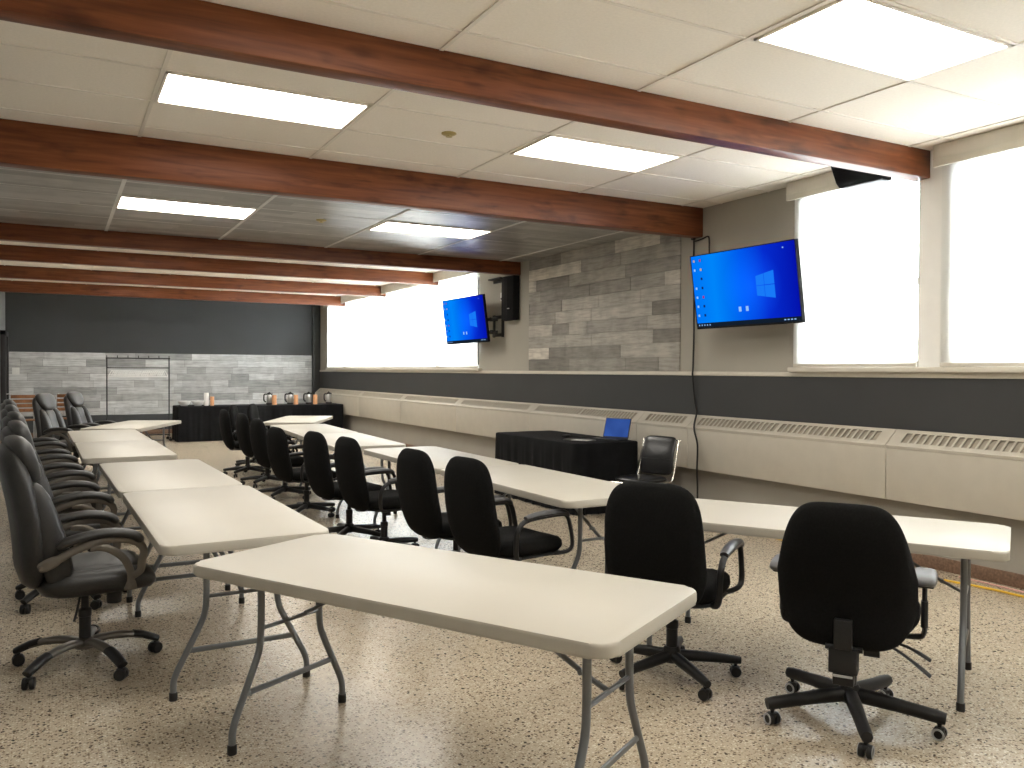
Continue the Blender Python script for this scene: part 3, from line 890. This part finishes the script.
# local frame: screen in the XY plane, +Z toward the viewer
TVW, TVH = 1.25, .715
def tv(label, C, yaw, tilt, roll):
    n = V((math.sin(yaw) * math.cos(tilt), math.cos(yaw) * math.cos(tilt), math.sin(tilt)))
    r = V((-math.cos(yaw), math.sin(yaw), 0))
    u = n.cross(r)
    r2 = r * math.cos(roll) + u * math.sin(roll); u2 = u * math.cos(roll) - r * math.sin(roll)
    Mx = Matrix((r2, u2, n)).transposed().to_4x4(); Mx.translation = V(C)
    t = thing('television', label, 'television', C, 0, 'wall mounted televisions')
    t.rotation_euler = Mx.to_euler()
    w, h = TVW / 2, TVH / 2
    case = MB().box2((-w, -h, -.045), (w, h, -.004), .006).box2((-w * .7, -h * .7, -.075), (w * .7, h * .6, -.04), .012)
    e = .009
    case.box2((-w, -h, -.012), (w, -h + .018, .0), .002).box2((-w, h - e, -.012), (w, h, .0), .002).box2((-w, -h, -.012), (-w + e, h, .0), .002).box2((w - e, -h, -.012), (w, h, .0), .002)
    obj('casing', case, M['mattblack'], t)
    d = obj('display', MB().add([(-w + e, -h + .016, -.003), (w - e, -h + .016, -.003), (w - e, h - e, -.003), (-w + e, h - e, -.003)], [(0, 1, 2, 3)]), M['screen'], t)
    def q(mb, x0, y0, x1, y1, z=-.002): mb.add([(x0, y0, z), (x1, y0, z), (x1, y1, z), (x0, y1, z)], [(0, 1, 2, 3)])
    tb = MB(); q(tb, -w + e, -h + .016, w - e, -h + .058); obj('taskbar', tb, M['bar'], d)
    lg = MB()
    lx, ly = .265, .0            # four-pane window sign, in perspective
    def pane(a, b, c, dd):
        f = lambda s, v: (lx - .105 + .205 * s, ly + (v - .5) * (.175 + .07 * s) , -.0018)
        lg.add([f(a, b), f(c, b), f(c, dd), f(a, dd)], [(0, 1, 2, 3)])
    for a, c in ((0, .44), (.46, 1)):
        for b, dd in ((0, .488), (.512, 1)): pane(a, b, c, dd)
    obj('screen_emblem', lg, M['logo'], d)
    ic = {'icon_white': MB(), 'icon_red': MB(), 'icon_dark': MB(), 'icon_tan': MB()}
    col1 = ['icon_tan', 'icon_white', None, 'icon_white', 'icon_white', 'icon_white', 'icon_white']
    col2 = ['icon_red', 'icon_tan', 'icon_dark', 'icon_dark', 'icon_red', 'icon_dark', 'icon_dark']
    for k in range(7):
        yy = h - .055 - k * .088
        for c, xx, s in ((col1[k], -w + .045, .011), (col2[k], -w + .125, .012)):
            if c: q(ic[c], xx - s, yy - s, xx + s, yy + s)
    for xx in (-.055, .03): q(ic['icon_white'], xx - .016, -.195 - .022, xx + .016, -.195 + .022)
    for k in range(5): q(ic['icon_white'], -w + .03 + k * .035, -h + .030, -w + .042 + k * .035, -h + .044, -.0015)
    for k in range(4): q(ic['icon_white'], w - .19 + k * .036, -h + .032, w - .17 + k * .036, -h + .042, -.0015)
    q(ic['icon_white'], w - .145, h - .06, w - .13, h - .05)
    for k, mb in ic.items(): obj('screen_icons', mb, M[k], d)
    return Mx
C1, C2 = (5.499, 5.664, 2.272), (5.555, 11.69, 2.278)
tv('wall television nearest the viewer, left of the right-hand windows', C1, 4.654, -.148, .006)
tv('far wall television in front of the long row of window shades', C2, 4.626, -.129, .014)
def mount(label, C, ay, py):
    """arm mount: wall plate at (XR, py), two arms reaching the back of the screen"""
    t = thing('tv_mount', label, 'tv mount', (XR - .002, py, C[2] - .10), 0, 'television wall mounts')
    obj('wall_plate', MB().box2((-.02, -.17, -.17), (0, -.11, .17), .004).box2((-.02, .11, -.17), (0, .17, .17), .004).box2((-.025, -.17, .11), (-.001, .17, .16), .004).box2((-.025, -.17, -.16), (-.001, .17, -.11), .004), M['blacksteel'], t)
    tx = C[0] - XR + .142; ty = C[1] - py
    for z in (.10, -.09):
        obj('arm', MB().tube([(-.02, 0, z), (tx * .55, ty * .3 - .12, z), (tx, ty * .75, z)], .02, 8, (1.2, .6), up=(0, 0, 1)).lathe([(.026, z - .03), (.026, z + .03)], 12, Matrix.Translation((tx * .55, ty * .3 - .12, 0))), M['blacksteel'], t)
    obj('screen_plate', MB().box2((tx - .015, ty * .75 - .06, -.15), (tx + .0, ty * .75 + .2, .15), .004), M['blacksteel'], t)
mount('black arm mount behind the nearest television', C1, 0, 5.66)
mount('black arm mount reaching out to the far television', C2, 0, 11.18)

# cable down the wall from the near television
cb = MB().tube(smooth_path([(XR - .022, 6.765, 2.90), (XR - .022, 6.765, 2.6), (XR - .022, 6.755, 1.95), (XR - .034, 6.75, 1.55), (XR - .04, 6.75, 1.46), (XR - .022, 6.735, 1.2), (XR - .035, 6.69, 1.07), (5.728, 6.57, .93), (5.728, 6.515, .75), (5.728, 6.52, .50), (5.79, 6.58, .30), (5.86, 6.66, .06)], 5), .009, 8)
cb.tube(smooth_path([(XR - .022, 6.765, 2.88), (XR - .035, 6.73, 2.865), (XR - .03, 6.63, 2.875), (XR - .03, 6.55, 2.89), (XR - .03, 6.525, 2.86), (XR - .03, 6.52, 2.72), (XR - .04, 6.50, 2.6), (5.70, 6.1, 2.45)], 5), .008, 8)
cb.box((XR - .022, 6.775, 2.905), (.024, .05, .04), .004)
tag(obj('cable', cb, M['blacksteel']), 'black cable hanging down the wall from the beam by the nearest television', 'cable')

# ------------------------------------------------------------------ speakers and small wall items
def wall_speaker():
    t = thing('speaker', 'tall black speaker on the wall between the far television and the plank cladding', 'speaker', (XR - .014, 10.72, 2.24), 0)
    b = MB()
    pr = [(0, -.20), (-.17, -.19), (-.235, -.10), (-.25, 0), (-.235, .10), (-.17, .19), (0, .20)]
    b.prism([(p[0] * .56, p[1] * .95) for p in pr], 0, .64, .012)
    obj('cabinet', b, M['mattblack'], t)
    gz = [(-.112, -.17), (-.156, -.09), (-.166, 0), (-.156, .09), (-.112, .17)]
    g = MB()
    for a, c in zip(gz, gz[1:]):
        g.add([(a[0] * .8 - .014, a[1] * .9, .03), (c[0] * .8 - .014, c[1] * .9, .03), (c[0] * .8 - .014, c[1] * .9, .61), (a[0] * .8 - .014, a[1] * .9, .61), (a[0] * .8, a[1] * .9, .03), (c[0] * .8, c[1] * .9, .03), (c[0] * .8, c[1] * .9, .61), (a[0] * .8, a[1] * .9, .61)], [(0, 1, 2, 3), (4, 5, 6, 7), (0, 1, 5, 4), (2, 3, 7, 6), (0, 3, 7, 4), (1, 2, 6, 5)])
    obj('grille', g, M['mattblack'], t)
    obj('badge', MB().box2((-.146, -.135, .16), (-.134, -.085, .17)), M['silver'], t)
wall_speaker()
def beam_speaker():
    t = thing('speaker', 'black wedge speaker tucked behind the nearest beam above the window', 'speaker', (5.575, 4.50, 3.075), 0)
    pr = [(-.08, .124), (.165, .124), (.165, -.02), (.15, -.07), (.04, -.07), (.005, -.04)]
    b = MB()
    pts = [(x, -.20, z) for x, z in pr] + [(x, .20, z) for x, z in pr]
    n = len(pr)
    b.add(pts, [tuple(range(n))[::-1], tuple(range(n, 2 * n))] + [(k, (k + 1) % n, (k + 1) % n + n, k + n) for k in range(n)])
    obj('cabinet', b, M['mattblack'], t)
    obj('grille', MB().box2((.045, -.19, -.076), (.148, .19, -.069), .002), M['dkgrey'], t)
beam_speaker()
t = thing('wall_sensor', 'small white sensor on the beige wall above the far television mount', 'sensor', (XR, 11.08, 2.62), 0)
obj('plate', MB().box2((-.012, -.04, -.06), (0, .04, .06), .004), M['white'], t)
obj('button', MB().lathe([(.016, 0), (.014, .01)], 14, Matrix.Translation((-.012, 0, -.035)) @ Matrix.Rotation(-PI / 2, 4, 'Y')), M['blacksteel'], t)
tag(obj('wall_bracket', MB().box2((XR - .10, 10.98, 2.875), (XR, 11.36, 2.90), .004).box2((XR - .02, 11.0, 2.83), (XR, 11.34, 2.88), .003), M['blacksteel']), 'flat black bracket high on the wall beside the far television', 'bracket')
t = thing('switch_plate', 'small white switch plate on the plank cladding by the left door', 'switch', (-.76, YB - .015, 1.45), 0)
obj('plate', MB().box2((-.07, -.008, -.075), (.07, 0, .075), .003), M['white'], t)
obj('toggle', MB().box2((-.012, -.018, -.02), (.012, -.006, .02), .003), M['white'], t)

# ------------------------------------------------------------------ draped tables
def draped(name, x0, x1, y0, y1, z, label, cat, seed, amp=.012):
    rnd = random.Random(seed)
    w, d = x1 - x0, y1 - y0
    r = .05
    out = []
    per = rrect(w, d, r, 5)
    # resample the outline densely
    L = []
    for a, b in zip(per, per[1:] + per[:1]):
        n = max(1, int(math.hypot(b[0] - a[0], b[1] - a[1]) / .02))
        for k in range(n): L.append((a[0] + (b[0] - a[0]) * k / n, a[1] + (b[1] - a[1]) * k / n))
    n = len(L)
    ph = [rnd.uniform(0, 6.28) for _ in range(4)]
    fr = [rnd.uniform(18, 26), rnd.uniform(33, 45), rnd.uniform(60, 80)]
    m = MB(); rings = []
    def ring(sc, zz, a):
        R = []
        for i, p in enumerate(L):
            q = L[(i + 1) % n]; o = L[i - 1]
            tx, ty = q[0] - o[0], q[1] - o[1]
            l = math.hypot(tx, ty) or 1
            nx, ny = ty / l, -tx / l
            s = 2 * PI * i / n
            k = a * (math.sin(fr[0] * s + ph[0]) + .7 * math.sin(fr[1] * s + ph[1]) + .4 * math.sin(fr[2] * s + ph[2]))
            R.append(m.b.verts.new((p[0] * sc[0] + nx * k + (x0 + x1) / 2, p[1] * sc[1] + ny * k + (y0 + y1) / 2, zz)))
        return R
    e = .012
    seq = [((.02, .02), z, 0), ((.7, .7), z, 0), ((1 - 2 * e / w, 1 - 2 * e / d), z, 0), ((1 - .6 * e / w, 1 - .6 * e / d), z - .004, 0), ((1, 1), z - .014, 0)]
    for k in range(1, 9): seq.append(((1, 1), z - .014 - (z - .022) * k / 8, amp * (k / 8) ** .8))
    for s in seq: rings.append(ring(*s))
    for a, b in zip(rings, rings[1:]):
        for k in range(n): m.b.faces.new([a[k], a[(k + 1) % n], b[(k + 1) % n], b[k]])
    m.b.faces.new(rings[0])
    o = obj(name, m, M['cloth'], None, 70)
    return tag(o, label, cat)
draped('draped_table', 4.70, 5.52, 7.20, 9.02, .75, 'long table under a floor-length black cloth holding the laptop', 'table', 3)
draped('draped_table', 2.18, 5.70, 18.30, 19.06, .735, 'long buffet table under a floor-length black cloth along the back wall', 'table', 4)

# laptop
t = thing('laptop', 'open laptop with a blue screen on the black draped table', 'laptop', (5.42, 7.52, .752), math.atan2(-.36, -.93))
obj('keyboard_base', MB().box2((-.02, -.165, 0), (.215, .165, .016), .004), M['dkgrey'], t)
k = MB()
for i in range(5):
    for j in range(12): k.box2((.015 + i * .021, -.15 + j * .0252, .016), (.032 + i * .021, -.129 + j * .0252, .0185))
obj('keys', k, M['plastic'], t)
RL = Matrix.Translation((-.012, 0, .014)) @ Matrix.Rotation(math.radians(-17), 4, 'Y')
lid = obj('lid', MB().box2((-.010, -.165, 0), (0, .165, .225), .003), M['dkgrey'], t, M=RL)
def laptop_screen():
    m = emit('laptop blue screen', sr(62, 98, 190), .62 * KE)
    nt = m.node_tree
    e = [n for n in nt.nodes if n.type == 'EMISSION'][0]
    n = N(nt, 'ShaderNodeTexNoise', Scale=3.0)
    nt.links.new(coord(nt), n.inputs['Vector'])
    nt.links.new(ramp(nt, [(.3, sr(52, 84, 165)), (.7, sr(75, 118, 210))], n.outputs['Fac']), e.inputs[0])
    return m
obj('laptop_screen', MB().box2((.0, -.157, .012), (.0015, .157, .217)), laptop_screen(), lid, M=RL)
# mat, paper, mouse beside the laptop
tag(obj('desk_mat', MB().prism([(4.99 + .17 * math.cos(a * PI / 16), 7.57 + .20 * math.sin(a * PI / 16)) for a in range(32)], .751, .757, .002), M['plastic']), 'round black mat lying beside the laptop', 'mat')
tag(obj('paper_sheet', MB().box((4.97, 7.50, .7585), (.13, .20, .002), 0, .5), M['paper']), 'small pale sheet of paper lying on the round black mat', 'paper')
t = thing('adapter', 'small black adapter with a cord left of the laptop', 'adapter', (5.06, 7.95, .751), .4)
obj('body', MB().box2((-.05, -.03, 0), (.05, .03, .03), .008), M['plastic'], t)
obj('cord', MB().tube(smooth_path([(.05, 0, .012), (.09, -.02, .008), (.12, -.08, .006), (.10, -.16, .006), (.14, -.20, .006)], 5), .004, 6), M['plastic'], t)

# black vinyl stacking chair with chrome frame, facing -X
def vinyl_chair():
    t = thing('stacking_chair', 'black vinyl chair with a chrome frame beside the draped laptop table', 'chair', (5.15, 6.66, 0), PI + .28)
    obj('seat', MB().pillow(sell(.42, .43, 4.5, 40), lambda u, v, d: (u + .03, v, .445 + d), puff(.06)), M['vinyl'], t, 60)
    def fb(u, v, d):
        tt = v / .40 + .5
        return (-.215 - .10 * tt + d + .02 * math.sin(PI * tt), u, .475 + .40 * tt)
    b = obj('backrest', MB().pillow(sell(.40, .40, 7, 44), fb, puff(.035)), M['vinyl'], t, 60)
    obj('back_seam', MB().tube([(-.215 - .042, -.19, .635), (-.215 - .042 + .035, -.17, .638), (-.215 - .042 + .035, .17, .638), (-.215 - .042, .19, .635)], .004, 6), M['vinyl'], b)
    for s in (-1, 1):
        obj('leg', MB().tube(smooth_path([(.20, s * .215, .41), (.215, s * .22, .30), (.25, s * .235, .012)], 4), .0115, 10), M['chrome'], t)
        obj('leg', MB().tube(smooth_path([(-.10, s * .215, .41), (-.15, s * .222, .30), (-.25, s * .235, .012)], 4), .0115, 10), M['chrome'], t)
    fr = MB().tube(smooth_path([(-.335, -.19, .835), (-.305, -.21, .80), (-.225, -.215, .50), (-.19, -.215, .425), (-.12, -.215, .412), (.20, -.215, .412), (.235, -.19, .412), (.235, .19, .412), (.20, .215, .412), (-.12, .215, .412), (-.19, .215, .425), (-.225, .215, .50), (-.305, .21, .80), (-.335, .19, .835)], 4, True), .0115, 10, closed=True)
    obj('frame', fr, M['chrome'], t)
    t.scale = (1, 1, .96)
vinyl_chair()

# ------------------------------------------------------------------ buffet things
ZT = .737
def carafe(x, y, rz, label):
    t = thing('carafe', label, 'carafe', (x, y, ZT), rz, 'coffee carafes on the buffet')
    obj('body', MB().lathe([(.050, 0), (.060, .012), (.060, .15), (.054, .185), (.044, .205), (.038, .225)], 20), M['silver'], t)
    obj('foot_ring', MB().lathe([(.068, 0), (.070, .006), (.070, .034), (.067, .038)], 20), M['plastic'], t)
    l = obj('lid', MB().lathe([(.042, .22), (.046, .226), (.044, .25), (.02, .262), (.014, .272), (.008, .28)], 16), M['plastic'], t)
    obj('spout', MB().tube([(-.035, 0, .215), (-.058, 0, .232), (-.066, 0, .245)], [.018, .014, .009], 8), M['plastic'], t)
    obj('handle', MB().tube(smooth_path([(.045, 0, .228), (.10, 0, .226), (.115, 0, .18), (.110, 0, .09), (.068, 0, .06)], 4), .010, 8, (1.5, .8)), M['plastic'], t)
    return t
def canister(x, y, label, mat, h, r):
    t = thing('cup_stack', label, 'cups', (x, y, ZT), 0)
    p = []
    k = int(h / .022)
    for i in range(k):
        z = i * h / k
        p += [(r * .93, z), (r, z + h / k * .75), (r, z + h / k * .95)]
    obj('cups', MB().lathe(p + [(r * .8, h)], 18), mat, t)
    return t
CX = [(4.118, 'leftmost silver and black coffee carafe on the buffet'), (4.577, 'second coffee carafe from the left on the buffet'), (4.991, 'third coffee carafe from the left on the buffet'), (5.449, 'rightmost coffee carafe, standing alone in the buffet corner')]
for i, (x, lab) in enumerate(CX): carafe(x, 18.62, PI * .97 + .1 * i, lab)
for x, lab in ((4.205, 'tan paper cup stack beside the leftmost carafe'), (4.678, 'tan paper cup stack beside the second carafe'), (5.11, 'tan paper cup stack beside the third carafe')):
    canister(x, 18.52, lab, M['tan'], .21, .05)
canister(2.80, 18.60, 'tall white paper cup stack at the left part of the buffet', M['stackwhite'], .27, .05)
canister(2.905, 18.52, 'short tan paper cup stack beside the tall white one', M['tan'], .19, .042)
def bowl(x, y, label, r=.13, h=.10):
    o = obj('bowl', MB().lathe([(.001, .004), (r * .5, .0), (r * .8, h * .4), (r, h), (r * .96, h), (r * .74, h * .42), (r * .4, .012), (.001, .012)], 24), M['white'])
    o.location = (x, y, ZT)
    return tag(o, label, 'bowl', 'white bowls on the buffet')
bowl(2.36, 18.60, 'leftmost white bowl on the buffet')
bowl(2.63, 18.60, 'white bowl on the buffet, between the leftmost bowl and the white cups')

# ------------------------------------------------------------------ garment rack with hangers
def rack():
    t = thing('garment_rack', 'black metal garment rack in front of the back wall cladding', 'garment rack', (1.515, 19.0, 0), 0)
    w = .595
    for s in (-1, 1):
        obj('post', MB().tube([(s * w, 0, .06), (s * w, 0, 1.73)], .013, 10), M['blacksteel'], t)
        obj('foot', MB().tube([(s * w, -.26, .075), (s * w, .26, .075)], .014, 10), M['blacksteel'], t)
        for q in (-1, 1): caster(t, s * w, q * .25, .3, M['plastic'], .028)
    top = MB().tube([(-w - .02, 0, 1.73), (w + .02, 0, 1.73)], .013, 10)
    for k in range(7): top.tube([(-w + 2 * w * k / 6, 0, 1.73), (-w + 2 * w * k / 6, 0, 1.785)], .008, 6)
    obj('top_rail', top, M['blacksteel'], t)
    obj('hanging_rail', MB().tube([(-w, 0, 1.53), (w, 0, 1.53)], .011, 10), M['blacksteel'], t)
    obj('bottom_rail', MB().tube([(-w, 0, .12), (w, 0, .12)], .011, 10), M['blacksteel'], t)
rack()
h0 = thing('clothes_hanger', 'white plastic hanger on the black garment rack', 'hanger', (0, 0, 0), 0, 'white hangers on the garment rack')
obj('hook', MB().tube(smooth_path([(0, -.022, 1.525), (0, -.018, 1.545), (0, 0, 1.552), (0, .018, 1.545), (0, .018, 1.52), (0, .004, 1.50), (0, 0, 1.475)], 4), .0035, 6), M['silver'], h0)
obj('hanger_body', MB().tube(smooth_path([(0, 0, 1.475), (0, .10, 1.435), (0, .205, 1.37), (0, .19, 1.345), (0, 0, 1.345), (0, -.19, 1.345), (0, -.205, 1.37), (0, -.10, 1.435)], 3, True), .008, 6, closed=True), M['white'], h0)
rnh = random.Random(5)
for k in range(26):
    x = 1.02 + 1.0 * k / 25 + rnh.uniform(-.004, .004)
    a = -.38 + rnh.uniform(-.045, .045)
    if k == 0:
        h0.location = (x, 19.0, 0); h0.rotation_euler = (0, 0, a)
    else: dup(h0, (x, 19.0, 0), a)

# ------------------------------------------------------------------ wooden chairs at the back left
def wood_chair(label):
    t = thing('wooden_chair', label, 'chair', (0, 0, 0), 0, 'tan wooden chairs by the back wall')
    obj('seat', MB().box2((-.21, -.21, .43), (.21, .21, .455), .008), M['tanwood'], t)
    for k in range(4): obj('back_slat', MB().box2((-.225, -.22, .60 + k * .095), (-.205, .22, .67 + k * .095), .005), M['tanwood'], t)
    for s in (-1, 1):
        obj('leg', MB().tube([(-.2, s * .195, 0.004), (-.215, s * .195, .45), (-.235, s * .195, .98)], .012, 8), M['silver'], t)
        obj('leg', MB().tube([(.2, s * .195, .004), (.19, s * .195, .43)], .012, 8), M['silver'], t)
    return t
wc = wood_chair('tan wooden slat-back chair by the back wall, leftmost')
wc.location = (-.58, 19.9, 0); wc.rotation_euler = (0, 0, -PI / 2 + .1)
dup(wc, (.22, 20.2, 0), -PI / 2 - .1, 'tan wooden slat-back chair by the back wall, between the two far leather chairs')

# ------------------------------------------------------------------ floor cables
tag(obj('extension_cord', MB().tube(smooth_path([(5.70, 5.6, .008), (5.60, 4.9, .008), (5.50, 4.35, .008), (5.52, 4.0, .008), (5.60, 3.75, .008), (5.66, 3.45, .008), (5.66, 3.15, .008), (5.62, 2.6, .008)], 6), .008, 8), M['yellow']), 'yellow extension cord on the floor under the right-hand window', 'cord')
tag(obj('extension_cord', MB().tube(smooth_path([(5.80, 3.75, .006), (5.80, 3.5, .006), (5.79, 3.25, .006), (5.80, 2.7, .006)], 6), .006, 8), M['pink']), 'thin pale pink line on the floor against the right wall base', 'cord')  # thin pale pink tube along the wall base

# ------------------------------------------------------------------ world, camera
wd = bpy.data.worlds.new('daylight')
SC.world = wd
wd.use_nodes = True
bg = wd.node_tree.nodes['Background']
bg.inputs[0].default_value = (.93, .97, 1.0, 1)
bg.inputs[1].default_value = 8.5

cam = bpy.data.cameras.new('camera')
co = bpy.data.objects.new('camera', cam)
COL.objects.link(co)
SC.camera = co
cam.sensor_width = 36.0
cam.lens = 832.3 / 1024 * 36
cam.clip_start = .05
cam.clip_end = 100
yaw, pit, rol = .5014276, -.0156522, .0044953
cy, sy, cp, sp = math.cos(yaw), math.sin(yaw), math.cos(pit), math.sin(pit)
f = V((sy * cp, cy * cp, sp)); r = V((cy, -sy, 0)); u = r.cross(f)
r2 = r * math.cos(rol) + u * math.sin(rol); u2 = u * math.cos(rol) - r * math.sin(rol)
mw = Matrix((r2, u2, -f)).transposed().to_4x4()
mw.translation = V((0, 0, 1.5))
co.matrix_world = mw

vs = SC.view_settings
vs.view_transform = 'Standard'
vs.look = 'None'
vs.gamma = 1.0
vs.use_curve_mapping = False
vs.exposure = EXPO
SC.cycles.use_denoising = True
SC.cycles.max_bounces = 10
SC.cycles.diffuse_bounces = 6
SC.cycles.transparent_max_bounces = 12
SC.cycles.sample_clamp_indirect = 6.0
